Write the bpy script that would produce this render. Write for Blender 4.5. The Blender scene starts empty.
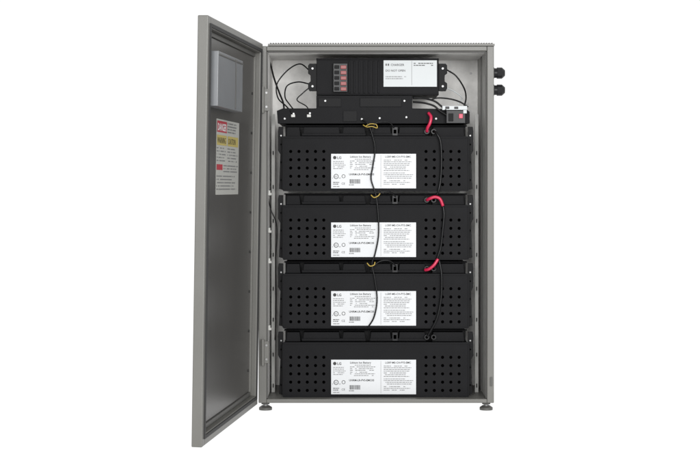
import bpy, math, random
from mathutils import Matrix, Vector
random.seed(4)
S = 0.0025            # one drawing unit = 2.5 mm
GZ = 411.0            # floor level in drawing units (y grows downwards on the drawing)
D = 1428.0            # camera distance from cabinet front, units
HY = 185.0            # eye level on the drawing
BK = 96.0             # inner depth of the cabinet
col = bpy.context.scene.collection

# ---------------------------------------------------------------- materials
def mat(name, c, rough=0.5, metal=0.0, spec=0.5, var=0.0, vscale=8.0, bump=0.0, bscale=400.0, emit=0.0, c2=None, streak=False, rvar=0.0):
    m = bpy.data.materials.new(name); m.use_nodes = True
    nt = m.node_tree; b = nt.nodes["Principled BSDF"]
    c = (c, c, c) if not isinstance(c, tuple) else c
    b.inputs["Base Color"].default_value = (*c, 1)
    b.inputs["Roughness"].default_value = rough
    b.inputs["Metallic"].default_value = metal
    b.inputs["Specular IOR Level"].default_value = spec
    tc = nt.nodes.new("ShaderNodeTexCoord")
    if var > 0 or c2:
        n = nt.nodes.new("ShaderNodeTexNoise"); n.inputs["Scale"].default_value = vscale
        n.inputs["Detail"].default_value = 6; n.inputs["Roughness"].default_value = 0.6
        mp = nt.nodes.new("ShaderNodeMapping")
        if streak: mp.inputs["Scale"].default_value = (1, 1, 0.25)
        nt.links.new(tc.outputs["Object"], mp.inputs[0]); nt.links.new(mp.outputs[0], n.inputs["Vector"])
        r = nt.nodes.new("ShaderNodeValToRGB")
        r.color_ramp.elements[0].position = 0.3; r.color_ramp.elements[1].position = 0.7
        lo = tuple(x*(1-var) for x in c); hi = tuple(min(1, x*(1+var)) for x in c)
        if c2: lo = c2; hi = c
        r.color_ramp.elements[0].color = (*lo, 1); r.color_ramp.elements[1].color = (*hi, 1)
        nt.links.new(n.outputs["Fac"], r.inputs[0]); nt.links.new(r.outputs[0], b.inputs["Base Color"])
        if rvar > 0:
            mr = nt.nodes.new("ShaderNodeMapRange"); mr.inputs[3].default_value = rough-rvar; mr.inputs[4].default_value = rough+rvar
            nt.links.new(n.outputs["Fac"], mr.inputs[0]); nt.links.new(mr.outputs[0], b.inputs["Roughness"])
    if bump > 0:
        n2 = nt.nodes.new("ShaderNodeTexNoise"); n2.inputs["Scale"].default_value = bscale; n2.inputs["Detail"].default_value = 3
        nt.links.new(tc.outputs["Object"], n2.inputs["Vector"])
        bp = nt.nodes.new("ShaderNodeBump"); bp.inputs["Strength"].default_value = bump; bp.inputs["Distance"].default_value = 0.001
        nt.links.new(n2.outputs["Fac"], bp.inputs["Height"]); nt.links.new(bp.outputs[0], b.inputs["Normal"])
    if emit > 0:
        b.inputs["Emission Color"].default_value = (1, 1, 1, 1); b.inputs["Emission Strength"].default_value = emit
    return m
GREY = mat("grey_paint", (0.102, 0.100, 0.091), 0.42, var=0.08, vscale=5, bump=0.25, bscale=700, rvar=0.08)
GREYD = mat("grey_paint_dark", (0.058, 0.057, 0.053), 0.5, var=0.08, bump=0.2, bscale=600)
PANEL = mat("door_inner_paint", (0.050, 0.048, 0.045), 0.34, var=0.12, vscale=3, bump=0.15, bscale=500, streak=True, rvar=0.06)
LINER = mat("galvanised_liner", (0.80, 0.79, 0.765), 0.5, c2=(0.62, 0.61, 0.59), vscale=34, bump=0.15, bscale=200)
RAIL = mat("zinc_rail", (0.40, 0.40, 0.38), 0.45, var=0.10, vscale=20)
STEEL = mat("screw_steel", (0.22, 0.22, 0.22), 0.4, metal=0.8)
BLACK = mat("black_powder_coat", (0.0052, 0.0052, 0.0060), 0.55, spec=0.10, var=0.16, vscale=14, bump=0.35, bscale=800)
BLACK2 = mat("black_bracket", (0.0035, 0.0035, 0.004), 0.5, spec=0.12, bump=0.2, bscale=800)
HOLE = mat("hole_dark", 0.0004, 0.9, spec=0.0)
PLAS = mat("black_plastic", (0.007, 0.007, 0.008), 0.35, spec=0.25)
RUB = mat("cable_jacket", (0.003, 0.003, 0.0035), 0.35, spec=0.25)
GASK = mat("gasket_rubber", (0.012, 0.012, 0.012), 0.7)
RED = mat("red_plastic", (0.40, 0.008, 0.045), 0.35)
REDD = mat("switch_red", (0.17, 0.010, 0.009), 0.4)
YEL = mat("yellow_wire", (0.30, 0.21, 0.03), 0.5)
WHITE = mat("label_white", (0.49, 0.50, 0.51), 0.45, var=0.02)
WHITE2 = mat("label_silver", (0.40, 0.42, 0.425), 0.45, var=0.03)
PALE = mat("door_label_shaded", (0.28, 0.28, 0.26), 0.5, var=0.04)  # white label stock, greyed to carry the shade on the door
INK = mat("ink_black", 0.015, 0.6)
INKG = mat("ink_grey", 0.13, 0.6)
INKM = mat("ink_mid_grey", 0.06, 0.6)
INKR = mat("ink_red", (0.25, 0.015, 0.025), 0.6)
INKY = mat("ink_yellow", (0.29, 0.235, 0.07), 0.6)
INKW = mat("ink_white", 0.45, 0.6)
POCK = mat("pocket_grey", (0.140, 0.146, 0.153), 0.3, var=0.08, vscale=6)
FLOOR = mat("white_glow_floor", 0.05, 0.9, spec=0.0, emit=1.0)  # plain floor given an added white glow, so no contact shadow shows

# ---------------------------------------------------------------- builder
class B:
    def __init__(s): s.v=[]; s.f=[]; s.m=[]; s.mats=[]; s.sm=[]
    def mi(s, m):
        if m not in s.mats: s.mats.append(m)
        return s.mats.index(m)
    def add(s, vs, fs, m, smooth=False):
        o=len(s.v); s.v+= [tuple(p) for p in vs]
        k=s.mi(m)
        for f in fs: s.f.append([i+o for i in f]); s.m.append(k); s.sm.append(smooth)
    def box(s, x0,x1,d0,d1,z0,z1,m):
        if z0>z1: z0,z1=z1,z0
        v=[(x,y,z) for z in (z0,z1) for y in (d0,d1) for x in (x0,x1)]
        s.add(v,[(0,2,3,1),(4,5,7,6),(0,1,5,4),(2,6,7,3),(0,4,6,2),(1,3,7,5)],m)
    def prism(s, poly, d0, d1, m):    # poly in (x,z)
        n=len(poly)
        a=sum(poly[i][0]*poly[(i+1)%n][1]-poly[(i+1)%n][0]*poly[i][1] for i in range(n))
        if a<0: poly=poly[::-1]
        v=[(x,d0,z) for x,z in poly]+[(x,d1,z) for x,z in poly]
        f=[tuple(range(n)), tuple(range(2*n-1,n-1,-1))]
        f+=[(i,i+n,(i+1)%n+n,(i+1)%n) for i in range(n)]
        s.add(v,f,m)
    def cyl(s, p0, p1, r0, m, r1=None, n=20, cap=True, smooth=True):
        r1 = r0 if r1 is None else r1
        p0=Vector(p0); p1=Vector(p1); ax=(p1-p0).normalized()
        up=Vector((0,0,1)) if abs(ax.z)<0.9 else Vector((1,0,0))
        a=ax.cross(up).normalized(); b=ax.cross(a)
        v=[]
        for p,r in ((p0,r0),(p1,r1)):
            for i in range(n):
                t=2*math.pi*i/n; v.append(p+a*math.cos(t)*r+b*math.sin(t)*r)
        f=[(i,(i+1)%n,(i+1)%n+n,i+n) for i in range(n)]
        s.add(v,f,m,smooth)
        if cap: s.add(v,[tuple(range(n-1,-1,-1)),tuple(range(n,2*n))],m)
    def tube(s, pts, r, m, n=8, sub=7):
        P=[Vector(p) for p in pts]; Q=[]
        for i in range(len(P)-1):
            a=P[i-1] if i>0 else P[i]*2-P[i+1]; b=P[i]; c=P[i+1]; d=P[i+2] if i+2<len(P) else P[i+1]*2-P[i]
            for k in range(sub):
                t=k/sub
                Q.append(0.5*((2*b)+(c-a)*t+(2*a-5*b+4*c-d)*t*t+(3*b-a-3*c+d)*t**3))
        Q.append(P[-1]); v=[]; nrm=None
        for i,q in enumerate(Q):
            tg=(Q[min(i+1,len(Q)-1)]-Q[max(i-1,0)]).normalized()
            if nrm is None:
                nrm=tg.cross(Vector((0,1,0)));
                if nrm.length<0.1: nrm=tg.cross(Vector((1,0,0)))
            nrm=(nrm-tg*nrm.dot(tg)).normalized(); bn=tg.cross(nrm)
            for k in range(n):
                t=2*math.pi*k/n; v.append(q+nrm*math.cos(t)*r+bn*math.sin(t)*r)
        f=[]
        for i in range(len(Q)-1):
            for k in range(n):
                f.append((i*n+k,i*n+(k+1)%n,(i+1)*n+(k+1)%n,(i+1)*n+k))
        L=(len(Q)-1)*n
        s.add(v,f+[tuple(range(n-1,-1,-1)),tuple(range(L,L+n))],m,True)
    def rect(s,x0,x1,z0,z1,d,m):
        s.add([(x0,d,z0),(x1,d,z0),(x1,d,z1),(x0,d,z1)],[(0,1,2,3)],m)
    def text(s,t,x,z,size,d,m,fl=False,sx=1.0,align='LEFT',bold=0.0):
        cu=bpy.data.curves.new("t",'FONT'); cu.body=t; cu.size=size; cu.resolution_u=2; cu.align_x=align; cu.offset=bold
        ob=bpy.data.objects.new("t",cu); col.objects.link(ob); bpy.context.view_layer.update()
        me=bpy.data.meshes.new_from_object(ob.evaluated_get(bpy.context.evaluated_depsgraph_get()))
        g=-1 if fl else 1
        s.add([(x+g*sx*q.co.x,d,z+q.co.y) for q in me.vertices],[tuple(p.vertices) for p in me.polygons],m)
        bpy.data.objects.remove(ob); bpy.data.meshes.remove(me); bpy.data.curves.remove(cu)
    def greek(s,x0,x1,ztop,rows,pitch,h,d,m,fl=False,dens=0.85):
        for r in range(rows):
            z=ztop-r*pitch; x=x0; end=x0+(x1-x0)*random.uniform(0.72,1.0)
            while x<end:
                w=random.uniform(0.8,3.2); e=min(x+w,end)
                if random.random()<dens:
                    if fl: s.rect(-e,-x,z-h,z,d,m)
                    else: s.rect(x,e,z-h,z,d,m)
                x=e+0.45

ORG={}
def root(name, x,d,z, label, cat, group=None):
    e=bpy.data.objects.new(name,None); e.empty_display_size=0.05; col.objects.link(e)
    e.location=(x*S,d*S,z*S); ORG[e.name]=Vector((x,d,z)); e["label"]=label; e["category"]=cat
    if group: e["group"]=group
    return e
def mk(name,b,parent=None,bevel=0.0,label=None,cat=None,group=None,kind=None):
    xs=[v[0] for v in b.v]; ys=[v[1] for v in b.v]; zs=[v[2] for v in b.v]
    o=Vector(((min(xs)+max(xs))/2,(min(ys)+max(ys))/2,min(zs)))
    me=bpy.data.meshes.new(name)
    me.from_pydata([((v[0]-o.x)*S,(v[1]-o.y)*S,(v[2]-o.z)*S) for v in b.v],[],b.f)
    for m in b.mats: me.materials.append(m)
    me.polygons.foreach_set("material_index",b.m); me.polygons.foreach_set("use_smooth",b.sm)
    me.update()
    ob=bpy.data.objects.new(name,me); col.objects.link(ob)
    po=ORG[parent.name] if parent else Vector((0,0,0))
    ob.location=(o-po)*S; ORG[ob.name]=o
    if parent: ob.parent=parent
    if bevel>0:
        bm=ob.modifiers.new("bevel",'BEVEL'); bm.width=bevel*S; bm.segments=2; bm.limit_method='ANGLE'; bm.angle_limit=math.radians(40)
        bm.harden_normals=False
    if label: ob["label"]=label
    if cat: ob["category"]=cat
    if group: ob["group"]=group
    if kind: ob["kind"]=kind
    return ob
X=lambda u: u-350.0
Z=lambda y: GZ-y
def W(u,y,d):                       # measured on the photo at depth d -> true position
    k=(D+d)/D
    return ((u-350)*k, d, GZ-(HY+(y-HY)*k))

# ---------------------------------------------------------------- floor
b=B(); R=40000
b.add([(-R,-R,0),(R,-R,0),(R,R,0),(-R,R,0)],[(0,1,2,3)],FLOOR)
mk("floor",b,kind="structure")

# ---------------------------------------------------------------- cabinet
cab=root("battery_cabinet",X(376),50,0,"grey steel battery cabinet, door wide open, on levelling feet","cabinet")
L0,L1,R0,R1=X(258.5),X(266.5),X(487),X(494)
T=Z(46); Bz=Z(403)
b=B()
b.box(L0,L1,0,BK+5,Bz,T,GREY); b.box(R0,R1,0,BK+5,Bz,T,GREY)
b.box(L1,R0,0,BK+5,Z(51),T,GREY); b.box(L1,R0,0,BK+5,Bz,Z(399),GREY)
b.box(L1,R0,BK+2,BK+5,Z(399),Z(51),GREY)
mk("shell",b,cab,bevel=0.7)
b=B()
b.box(L1+0.02,L1+1.2,3,7,Z(398.8),Z(51.2),GREYD); b.box(R0-1.2,R0-0.02,3,7,Z(398.8),Z(51.2),GREYD)
b.box(L1+1.2,R0-1.2,3,7,Z(52.2),Z(51.05),GREYD)
mk("door_seal",b,cab,bevel=0.2)
b=B(); b.box(L1+0.8,R0-0.8,BK,BK+1.7,Z(398.6),Z(51.4),LINER)
for x,y in ((L1+14,64),(R0-30,64),(R0-8,66),(L1+12,96),(R0-12,98)):
    b.cyl((x,BK,Z(y)),(x,BK-1.2,Z(y)),1.2,STEEL,n=10)
mk("back_panel",b,cab)
b=B(); b.box(L1+0.05,L1+0.7,8,BK-.2,Z(398.5),Z(51.5),LINER); mk("side_liner",b,cab)
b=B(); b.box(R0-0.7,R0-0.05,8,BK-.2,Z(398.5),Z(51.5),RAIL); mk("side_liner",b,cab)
b=B(); b.box(L1+.8,R0-.8,8,BK-.2,Z(52.1),Z(51.4),LINER); mk("top_liner",b,cab)
b=B(); b.box(R0-1.7,R0-0.75,50,52,Z(398.5),Z(52.3),GREYD); mk("side_seam",b,cab)
# roof with fine ribs along the edge
b=B()
b.box(X(268),R1+0.5,-2,BK+7,T+0.05,Z(44.0),GREY)
x=X(270)
while x<R1-1:
    b.box(x,x+1.5,-2.3,BK+7,Z(43.98),Z(43.1),GREYD); x+=2.6
mk("ribbed_roof",b,cab)
for side in (0,1):
    x0=X(269) if side==0 else X(479); x1=x0+3.5
    b=B(); b.box(x0,x1,46,48,Z(398.8),Z(112),RAIL)
    for y in (150,185,220,255,290,322,358,390):
        b.box((x0+x1)/2-.6,(x0+x1)/2+.6,45.7,46,Z(y),Z(y+4),GASK)
    mk("mounting_rail",b,cab)
for y in (193,231,262,330):
    b=B(); b.box(L1+0.75,L1+2.6,22,27,Z(y+2.5),Z(y-2.5),RAIL); b.box(L1+2.65,L1+3.6,22,24,Z(y+2.5),Z(y),RAIL)
    mk("wire_hook",b,cab,bevel=0.2)
# feet
for (fx,fd) in ((X(265),9),(X(487),9),(X(265),BK-6),(X(487),BK-6)):
    b=B()
    b.cyl((fx,fd,Z(403)-0.02),(fx,fd,Z(406.8)),2.6,STEEL,n=12); b.cyl((fx,fd,Z(403.3)),(fx,fd,Z(405.2)),4.6,GREYD,n=6,smooth=False)
    b.cyl((fx,fd,Z(406.8)),(fx,fd,Z(408.6)),4.0,GREYD,r1=6.6,n=24); b.cyl((fx,fd,Z(408.6)),(fx,fd,0),6.6,GREYD,n=24)
    mk("levelling_foot",b,cab)
# cable glands
for y in (70.8,88.2):
    b=B(); d=30
    b.cyl((R1,d,Z(y)),(R1+3,d,Z(y)),6.4,PLAS,n=6,smooth=False)
    b.cyl((R1+3,d,Z(y)),(R1+6,d,Z(y)),5.0,PLAS); b.cyl((R1+6,d,Z(y)),(R1+11,d,Z(y)),5.8,PLAS,n=12,smooth=False)
    b.cyl((R1+11,d,Z(y)),(R1+13.5,d,Z(y)),5.8,PLAS,r1=3.6); b.cyl((R1+13.5,d,Z(y)),(R1+14,d,Z(y)),3.2,GASK)
    mk("cable_gland",b,cab,bevel=0.25)
# hinges
for y in (100,352):
    b=B()
    b.cyl((X(262.8),-3,Z(y+13)),(X(262.8),-3,Z(y-13)),1.9,GREY,n=14)
    b.box(X(263),X(268.8),-2.2,-0.05,Z(y+11),Z(y-11),GREY)
    b.cyl((X(266.6),-3,Z(y-7)),(X(266.6),-2.2,Z(y-7)),1.1,STEEL,n=10); b.cyl((X(266.6),-3,Z(y+7)),(X(266.6),-2.2,Z(y+7)),1.1,STEEL,n=10)
    mk("hinge",b,cab,bevel=0.2)
b=B(); b.box(X(490),X(492.3),-1.0,-0.05,Z(386),Z(377),GREYD)
mk("latch_strike",b,cab,bevel=0.3)

# ---------------------------------------------------------------- door (local x: from hinge to free edge, local y: inner side)
th=math.radians(-97.4); W_D=240.0
b=B(); F=GREY
z0,z1=0.0,360.0; lp=10.0
b.box(0,lp,-9,0,z0,z1,F); b.box(W_D-lp,W_D,-9,0,z0,z1,F)
b.box(lp,W_D-lp,-9,0,z0,z0+lp,F); b.box(lp,W_D-lp,-9,0,z1-lp,z1,F)
b.box(lp,W_D-lp,-9,-7.5,z0+lp,z1-lp,F)
door=mk("door",b,cab,bevel=1.2,label="open grey steel door with dark inner side")
ORG[door.name]=Vector((0,0,0))
for v in door.data.vertices:   # origin at the hinge foot
    v.co.x+=W_D/2*S; v.co.y+=-4.5*S
cen=Vector(((X(257.6)),-1.5,Z(404.0)))
M=Matrix.Translation((cen-Vector((X(376),50,0)))*S) @ Matrix.Rotation(math.radians(0.85),4,'Y') @ Matrix.Rotation(th,4,'Z')
door.matrix_local=M
b=B()
b.box(lp+4.5,W_D-lp-4.5,-7.4,-6.2,lp+4.5,z1-lp-4.5,PANEL)
for yy in range(36,350,39):
    for xx in (20,220): b.cyl((xx,-6.2,yy),(xx,-5.5,yy),1.3,GASK,n=10)
mk("inner_panel",b,door,bevel=0.4)
b=B(); g0,g1=lp+0.05,lp+4.4      # folded edge around the panel
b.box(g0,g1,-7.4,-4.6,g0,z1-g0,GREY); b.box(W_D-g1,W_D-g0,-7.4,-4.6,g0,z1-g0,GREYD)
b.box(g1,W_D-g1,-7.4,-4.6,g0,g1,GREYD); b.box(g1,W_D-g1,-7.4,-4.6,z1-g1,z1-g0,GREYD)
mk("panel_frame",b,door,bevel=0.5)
b=B(); g0,g1=6.0,9.0
b.box(g0,g1,0.0,1.1,g0,z1-g0,GASK); b.box(W_D-g1,W_D-g0,0,1.1,g0,z1-g0,GASK)
b.box(g1,W_D-g1,0,1.1,g0,g1,GASK); b.box(g1,W_D-g1,0,1.1,z1-g1,z1-g0,GASK)
mk("gasket",b,door)
dz=lambda y: 404.0-y
b=B()
b.box(120,222,-6.1,5,dz(118.5),dz(72),POCK); b.box(150,152,5,5.6,dz(117.5),dz(73),GREYD)
b.box(123,219,5.0,5.5,dz(75.5),dz(74),GREYD)
mk("document_pocket",b,door,bevel=0.8,label="pale grey document pocket")
b=B(); n0=-6.05
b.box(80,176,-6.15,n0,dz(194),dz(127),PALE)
n1=n0+0.12; n2=n0+0.24
b.rect(134,174,dz(138.5),dz(128.5),n1,INKR); b.text("DANGER",172,dz(137),9,n2,INKW,fl=True,sx=0.98,bold=0.2)
b.greek(-131,-83,dz(129),4,2.6,1.2,n1,INKG,fl=True)
b.rect(134,174,dz(150),dz(141),n1,INKY); b.text("WARNING",172,dz(148.2),7.6,n2,INK,fl=True,sx=0.92)
b.rect(84,130,dz(150),dz(141),n1,INKY); b.text("CAUTION",128,dz(148.2),7.5,n2,INK,fl=True,sx=0.95)
b.greek(-174,-134,dz(152),5,2.8,1.0,n1,INKG,fl=True); b.greek(-130,-84,dz(152),5,2.8,1.0,n1,INKG,fl=True)
b.rect(150,174,dz(172),dz(167),n1,INKR); b.greek(-146,-84,dz(167.5),3,2.6,1.0,n1,INKG,fl=True)
b.greek(-174,-84,dz(177),5,2.9,1.0,n1,INKG,fl=True)
mk("warning_label",b,door,label="white safety label with red and yellow headers")

# ---------------------------------------------------------------- battery modules
def perf(b,x0,x1,y0,y1,d,zones,ya,yb,p,m):
    b.rect(x0,x1,Z(ya),Z(y0),d,m); b.rect(x0,x1,Z(y1),Z(yb),d,m)
    cur=x0; rows=int(round((yb-ya)/p)); n=16
    for xs,nc in zones:
        b.rect(cur,xs,Z(yb),Z(ya),d,m); cur=xs+nc*p
        for i in range(nc):
            for j in range(rows):
                cx=xs+(i+.5)*p; cz=Z(ya)-(j+.5)*p; r=1.6; vs=[]
                for k in range(n):
                    t=2*math.pi*k/n+math.pi/4; c,s_=math.cos(t),math.sin(t); q=(p/2)/max(abs(c),abs(s_))
                    vs.append((cx+c*q,d,cz+s_*q))
                for dd in (d,d+1.9):
                    for k in range(n):
                        t=2*math.pi*k/n+math.pi/4; vs.append((cx+math.cos(t)*r,dd,cz+math.sin(t)*r))
                b.add(vs,[(k,(k+1)%n,n+(k+1)%n,n+k) for k in range(n)],m)
                b.add(vs,[(n+k,n+(k+1)%n,2*n+(k+1)%n,2*n+k) for k in range(n)]+[tuple(range(2*n,3*n))],HOLE)
    b.rect(cur,x1,Z(yb),Z(ya),d,m)

mod=root("battery_module",X(376),50,Z(191.7),"black perforated battery module with white label, cables hanging across","battery","battery modules stacked in the cabinet")
b=B()
b.box(X(283),X(469),14.7,88,Z(191.2),Z(137),BLACK)
mk("housing",b,mod,bevel=0.5)
b=B(); pt=8.35
perf(b,X(283),X(469),137.6,190.4,12.6,[(X(286),5),(X(422.5),5)],147,147+5*pt,pt,BLACK)
b.box(X(282.6),X(469.4),11.6,14.5,Z(137.6),Z(136.0),BLACK)
b.box(X(282.6),X(469.4),11.8,14.5,Z(191.3),Z(190.4),BLACK)
b.box(X(282.0),X(283),11.9,14.5,Z(190.4),Z(137.6),BLACK); b.box(X(469),X(470),11.9,14.5,Z(190.4),Z(137.6),BLACK)
mk("front_panel",b,mod)
for sgn in (0,1):
    b=B()
    f=(lambda x: X(x)) if sgn==0 else (lambda x: X(752-x))
    b.prism([(f(282.4),Z(126)),(f(277.6),Z(126)),(f(277),Z(131)),(f(277),Z(150)),(f(279.4),Z(154)),(f(278),Z(189)),(f(282.4),Z(190))],19,21,BLACK2)
    b.box(min(f(281),f(282.4)),max(f(281),f(282.4)),14.5,19,Z(189),Z(139),BLACK2)
    for yy in (135,144,162,180):
        b.cyl((f(280.2),19,Z(yy)),(f(280.2),18.2,Z(yy)),0.8,STEEL if yy==135 else HOLE,n=10)
    mk("end_bracket",b,mod,bevel=0.3)
b=B()
b.box(X(284),X(468),30,86,Z(136.9),Z(125),BLACK2)
for (a,c) in ((285,300),(302,340),(342,366),(370,392),(399,427),(433,466)):
    b.prism([(X(a),Z(136)),(X(a+1.2),Z(126.3)),(X(c-1.2),Z(126.3)),(X(c),Z(136))],18,30,BLACK)
b.box(X(283),X(469),24,29.5,Z(125.6),Z(124.2),BLACK)
b.box(X(301),X(366),16.6,18,Z(135.4),Z(132.6),BLACK); b.box(X(370),X(427),16.6,18,Z(135.4),Z(132.6),BLACK)
mk("top_deck",b,mod,bevel=0.5)
b=B()
b.box(X(392.8),X(398.2),16,29,Z(135),Z(126.5),PLAS); b.box(X(394),X(397),15.7,16,Z(133),Z(129),HOLE)
mk("signal_port",b,mod,bevel=0.3)
for xx in (427.6,434.5):
    b=B()
    b.cyl((X(xx),22,Z(131)),(X(xx),13.5,Z(131)),2.6,PLAS,n=16); b.cyl((X(xx),13.5,Z(131)),(X(xx),13.2,Z(131)),1.5,HOLE,n=12)
    mk("power_terminal",b,mod,bevel=0.2)
b=B(); dl=12.25; x0,x1=X(331),X(416.6)
b.box(x0,x1,dl,12.5,Z(188.4),Z(153.6),WHITE)
e=dl-0.12; e2=dl-0.2
def ring(b,cx,cz,r,w,m,n=18,d=e):
    v=[(cx+math.cos(2*math.pi*k/n)*q,d,cz+math.sin(2*math.pi*k/n)*q) for q in (r,r-w) for k in range(n)]
    b.add(v,[(k,(k+1)%n,n+(k+1)%n,n+k) for k in range(n)],m)
def disc(b,cx,cz,r,m,d=e,n=18):
    b.add([(cx+math.cos(2*math.pi*k/n)*r,d,cz+math.sin(2*math.pi*k/n)*r) for k in range(n)],[tuple(range(n))],m)
disc(b,X(334.6),Z(157.4),1.7,INK); b.text("LG",X(337),Z(158.7),3.6,e,INK,bold=0.08)
b.text("Lithium Ion Battery",X(350),Z(157.4),2.7,e,INK,sx=1.0,bold=0.04)
b.text("LGRP-MS-CH-PYS-EMC",X(385.5),Z(157.4),2.7,e,INK,sx=0.98,bold=0.04)
b.greek(X(350),X(378),Z(158.8),4,1.7,0.6,e,INKG); b.greek(X(333),X(346),Z(161),5,1.8,0.6,e,INKG)
b.greek(X(350),X(378),Z(165.8),3,1.7,0.6,e,INKG)
b.text("UHRM-LR-PVS-EMC05",X(349),Z(175.2),2.7,e,INK,bold=0.06)
b.greek(X(384),X(414),Z(159.6),7,1.75,0.6,e,INKG); b.greek(X(384),X(414),Z(172.6),4,1.75,0.6,e,INKG)
b.greek(X(384),X(412),Z(180.4),3,1.75,0.6,e,INKG)
ring(b,X(336),Z(176.4),2.5,0.6,INK); b.text("UL",X(334.4),Z(177.2),2.4,e2,INK,sx=0.9)
b.text("c",X(332),Z(178.5),2.2,e,INK); b.text("us",X(338.7),Z(178.5),2.2,e,INK)
ring(b,X(343.5),Z(176.2),1.9,0.5,INK)
b.text("CE",X(341.4),Z(184.6),3,e,INK); b.greek(X(333),X(340),Z(182),2,1.7,0.8,e,INK)
xx=X(349.5)
while xx<X(360):
    w=random.choice((0.25,0.4,0.6)); b.rect(xx,xx+w,Z(183.6),Z(179.2),e,INK); xx+=w+random.choice((0.25,0.4))
b.greek(X(349),X(360),Z(184.5),1,1.7,0.8,e,INKG)
b.greek(X(333),X(346),Z(186.2),1,1,0.7,e,INKG)
b.rect(X(381),X(381.25),Z(187.4),Z(155),e,INKG)
mk("rating_label",b,mod)
kids=list(mod.children)
for i in range(1,4):
    c=mod.copy(); col.objects.link(c); c.location.z-=69.2*i*S
    for k in kids:
        q=k.copy(); q.parent=c; col.objects.link(q)
    if i==3: c["label"]="black perforated battery module, its white label clear of cables"

# ---------------------------------------------------------------- tray above the modules
tr=root("wiring_tray",X(374),50,Z(124),"black folded metal wiring tray resting on a battery module","tray")
b=B()
b.prism([(X(277),Z(123)),(X(276),Z(110)),(X(282),Z(107.5)),(X(316),Z(107.5)),(X(316),Z(94.5)),(X(413),Z(94.5)),(X(413),Z(107.5)),(X(468),Z(108.5)),(X(471),Z(111)),(X(471),Z(123))],16,18,BLACK)
b.box(X(278),X(470),18,90,Z(123),Z(121),BLACK)
b.box(X(316),X(413),18,70,Z(107),Z(105),BLACK)
mk("tray_body",b,tr,bevel=0.5)
for (u,y) in ((293,113),(309.5,112.5),(362,118.5),(380,117.5),(407,116.5),(325,100),(405,100),(284,118),(437,118)):
    b=B(); b.cyl((X(u),16,Z(y)),(X(u),15.0,Z(y)),1.0,STEEL,n=12); mk("screw",b,tr)
b=B(); b.box(X(318),X(341),15.2,16,Z(106),Z(97),BLACK2); mk("cover_plate",b,tr,bevel=0.3)
b=B(); b.box(X(360),X(402),15.2,16,Z(106),Z(97),BLACK2); mk("cover_plate",b,tr,bevel=0.3)
b=B(); b.box(X(343),X(357),15.2,16,Z(121),Z(110),BLACK2); mk("cover_plate",b,tr,bevel=0.3)
for u in (292,308):
    b=B(); b.box(X(u-1.5),X(u+2.5),14.0,16,Z(116.5),Z(113.8),RAIL); mk("cable_clip",b,tr,bevel=0.3)

# ---------------------------------------------------------------- control unit
cu=root("control_unit",X(378),45,Z(94.5),"black power control unit with red switch above the tray","control unit")
b=B()
b.box(X(316),X(440),20,72,Z(93.9),Z(57),BLACK)
for i in range(7): b.box(X(348.5+i*4.9),X(350.6+i*4.9),19.2,20,Z(92),Z(59.5),BLACK)
b.box(X(316),X(440),18.8,20,Z(58.3),Z(56.7),BLACK); b.box(X(316),X(440),18.8,20,Z(94),Z(92.6),BLACK)
mk("housing",b,cu,bevel=0.5)
for sgn in (0,1):
    f=(lambda x: X(x)) if sgn==0 else (lambda x: X(756-x))
    b=B()
    b.prism([(f(316),Z(62)),(f(309),Z(62)),(f(307.5),Z(64)),(f(307.5),Z(72)),(f(310),Z(74)),(f(310),Z(80)),(f(307.5),Z(82)),(f(307.5),Z(87)),(f(309),Z(90)),(f(316),Z(90))],19.5,21.5,BLACK2)
    for yy in (67,85): b.cyl((f(312),19.5,Z(yy)),(f(312),18.7,Z(yy)),1.1,STEEL,n=12)
    mk("mounting_ear",b,cu,bevel=0.3)
b=B()
b.box(X(333),X(347.5),16,20,Z(91),Z(62),PLAS)
for j in range(5): b.box(X(334.2),X(339),15.2,16,Z(89.5-j*5.5),Z(86-j*5.5),BLACK2)
for j in range(5): b.box(X(340.5),X(346.3),14.4,16,Z(89.8-j*5.5),Z(86.2-j*5.5),REDD)
mk("breaker_switch",b,cu,bevel=0.35,label="black switch block with red levers")
b=B()
b.box(X(384),X(438),18.3,18.8,Z(85.5),Z(58.8),WHITE2)
g=18.15
b.text("CHARGER",X(391.2),Z(64.4),3.0,g,INKM,bold=0.05); b.rect(X(386),X(387.3),Z(64.3),Z(62.2),g,INKM); b.rect(X(388.2),X(389.6),Z(64.3),Z(62.2),g,INKM)
b.text("DO NOT OPEN",X(386),Z(70.2),2.9,g,INKM,bold=0.04)
b.rect(X(412.4),X(412.7),Z(84),Z(59.5),g,INKG)
b.greek(X(414.5),X(436),Z(61.4),2,2.0,0.9,g,INKM); b.greek(X(386),X(408),Z(75),2,2,0.7,g,INKG)
mk("unit_label",b,cu)

# ---------------------------------------------------------------- terminal block at the tray end
tb=root("terminal_block",X(452),14,Z(123),"small black terminal block with white and red plugs on tray","terminal block")
b=B()
b.box(X(447),X(466),9,15.9,Z(122.8),Z(110),PLAS); b.box(X(449),X(454),8.4,9,Z(121),Z(113),BLACK2)
mk("block_body",b,tb,bevel=0.5)
b=B(); b.box(X(459.5),X(463.5),7.6,9,Z(118),Z(113.5),RED); mk("red_plug",b,tb,bevel=0.3)
b=B(); b.box(X(443),X(468),10,15.9,Z(109.4),Z(105.4),WHITE2); b.box(X(446),X(450),9.6,10,Z(108.5),Z(106),PLAS); b.box(X(455),X(459),9.6,10,Z(108.5),Z(106.2),PLAS)
b.box(X(464),X(467.5),8.5,9.9,Z(113),Z(109.6),WHITE2)
mk("white_strip",b,tb,bevel=0.3)

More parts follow.
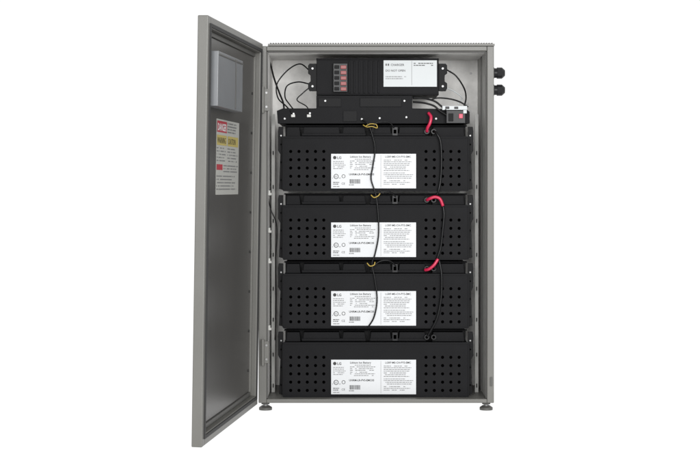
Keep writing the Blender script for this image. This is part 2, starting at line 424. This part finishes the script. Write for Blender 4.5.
# ---------------------------------------------------------------- cables
def cable(name,label,segs,cat="cable",group=None,parts=()):
    pts=[W(*p) for s_ in segs for p in s_[0]]
    zs=[p[2] for p in pts]; xs=[p[0] for p in pts]; ds=[p[1] for p in pts]
    r=root(name,sum(xs)/len(xs),sum(ds)/len(ds),min(zs),label,cat,group)
    for ps,rad,m in segs:
        b=B(); b.tube([W(*p) for p in ps],rad,m); mk("wire",b,r)
    for nm,sg in parts:
        b=B()
        for ps,rad,m in sg: b.tube([W(*p) for p in ps],rad,m)
        mk(nm,b,r)
    return r
cable("signal_cable","thin black signal cable with yellow ties hanging over battery labels",
 [([(362,120,12),(367,123,9),(371,131,9),(375,148,9.5),(373,165,10),(371,178,10),(374,189,10),(376,196,10),(378,212,9.5),(378.5,235,9.5),(375,254,10),(372,264,10),(375,280,9.5),(377,300,9.5),(374,317,10),(368,327,12),(366,329,17)],0.75,RUB),
  ([(394,128,15),(390,123,12),(382,122,10),(375,124,9),(372,133,9.4)],0.6,RUB),
  ([(396,197,15),(390,192,12),(382,192,10),(377,197,9.5)],0.6,RUB),
  ([(396,266,15),(390,261,12),(381,261,10),(373,266,9.5)],0.6,RUB)],
 parts=[("cable_tie",[([(363,125,9.5),(367,127,8.5),(372,126.5,8),(377,128,9),(376,124.5,9),(370,124,8.5),(366,126,8.6)],0.5,YEL)]),
        ("cable_tie",[([(371,195,9.5),(374,197.5,8.5),(378,196,8.5),(380,193.5,9)],0.55,YEL)]),
        ("cable_tie",[([(367,263,9.5),(370,266,8.5),(374,265,8.5),(375,262,9)],0.55,YEL)])])
PG="power cables linking the batteries"; PL="black power cable with red plugs running down between batteries"
cable("power_cable",PL,
 [([(434,131,13),(437,134,9),(440.5,142,8.5),(441.5,160,9),(440.5,180,9.5),(438,192,9.5),(434,199,13)],1.15,RUB)],
 group=PG,
 parts=[("red_plug",[([(428.5,113,13),(431,117,9.5),(430,123,8.5),(427.5,128,10),(427,131.5,13)],1.6,RED)])])
cable("power_cable",PL,
 [([(443,206,9.5),(444,215,8.8),(442.5,232,9),(440.5,248,9.5),(437,259,10),(434.5,269,13)],1.15,RUB)],
 group=PG,
 parts=[("red_plug",[([(427,200,13),(430,198.5,10),(435,197,9),(440,199,9),(443,206,9.5)],1.6,RED)])])
cable("power_cable",PL,
 [([(439,260,9.5),(441.5,275,8.8),(441,298,9),(437,318,9.5),(431,330,11),(427,337,14)],1.15,RUB)],
 group=PG,
 parts=[("red_plug",[([(425,270,13),(429,269,10),(434,265,9),(438,259,9.5)],1.6,RED)])])
cable("wire_bundle","black wires looping from the unit down to the tray",
 [([(309,70,22),(300,64,26),(288,70,30),(277,84,30),(278,98,24),(286,106,19),(292,113,15)],0.7,RUB),
  ([(309,84,22),(298,82,26),(287,86,28),(285,97,24),(290,105,18),(294,110,16)],0.7,RUB),
  ([(270,62,60),(274,78,45),(279,92,34),(283,102,24),(284,108,18)],0.9,RUB),
  ([(309,88,22),(303,93,22),(297,100,20),(306,106,18),(310,112,15)],0.6,RUB)],cat="wires")
cable("wire_bundle","black wires running from the unit to the terminal block",
 [([(413,98,18),(422,98,16),(434,101,13),(441,106,12),(448,112,10)],1.0,RUB),
  ([(413,102,18),(424,103,15),(434,106,13),(440,111,12),(448,116,10)],1.0,RUB),
  ([(447,70,40),(456,76,42),(464,88,38),(466,98,26),(464,107,14)],0.8,RUB),
  ([(447,88,24),(455,92,30),(462,98,26),(458,104,14)],0.6,WHITE2),
  ([(430,100,16),(438,98,16),(450,99,18),(460,102,16),(468,107,14)],0.8,RUB)],cat="wires")
cable("ground_wire","black wire looped along the cabinet side wall",
 [([(270,190,40),(268.5,198,30),(271,210,22),(276,222,24),(277,236,26),(275.5,262,30),(276,300,34),(275,340,40)],0.6,RUB)],cat="wire")

# ---------------------------------------------------------------- light, world, camera
w=bpy.data.worlds.new("World"); bpy.context.scene.world=w; w.use_nodes=True
bg=w.node_tree.nodes["Background"]; bg.inputs[0].default_value=(1,1,1,1); bg.inputs[1].default_value=1.02
def area(name,loc,tgt,size,e):
    l=bpy.data.lights.new(name,'AREA'); l.size=size; l.energy=e; o=bpy.data.objects.new(name,l); col.objects.link(o)
    o.location=loc; o.rotation_euler=(Vector(tgt)-Vector(loc)).to_track_quat('-Z','Y').to_euler()
area("softbox",(1.5,-4.3,1.2),(0.05,0,0.5),1.5,125)
area("softbox",(-0.6,-4.7,1.4),(0.05,0,0.5),1.3,100)
cam=bpy.data.cameras.new("camera"); co=bpy.data.objects.new("camera",cam); col.objects.link(co)
co.location=(0,-D*S,(GZ-HY)*S); co.rotation_euler=(math.radians(90),0,0)
cam.sensor_width=36; cam.lens=36*D/700; cam.shift_y=-(232.5-HY)/700; cam.clip_end=500
bpy.context.scene.camera=co
vs=bpy.context.scene.view_settings; vs.view_transform='Standard'; vs.look='None'; vs.exposure=0
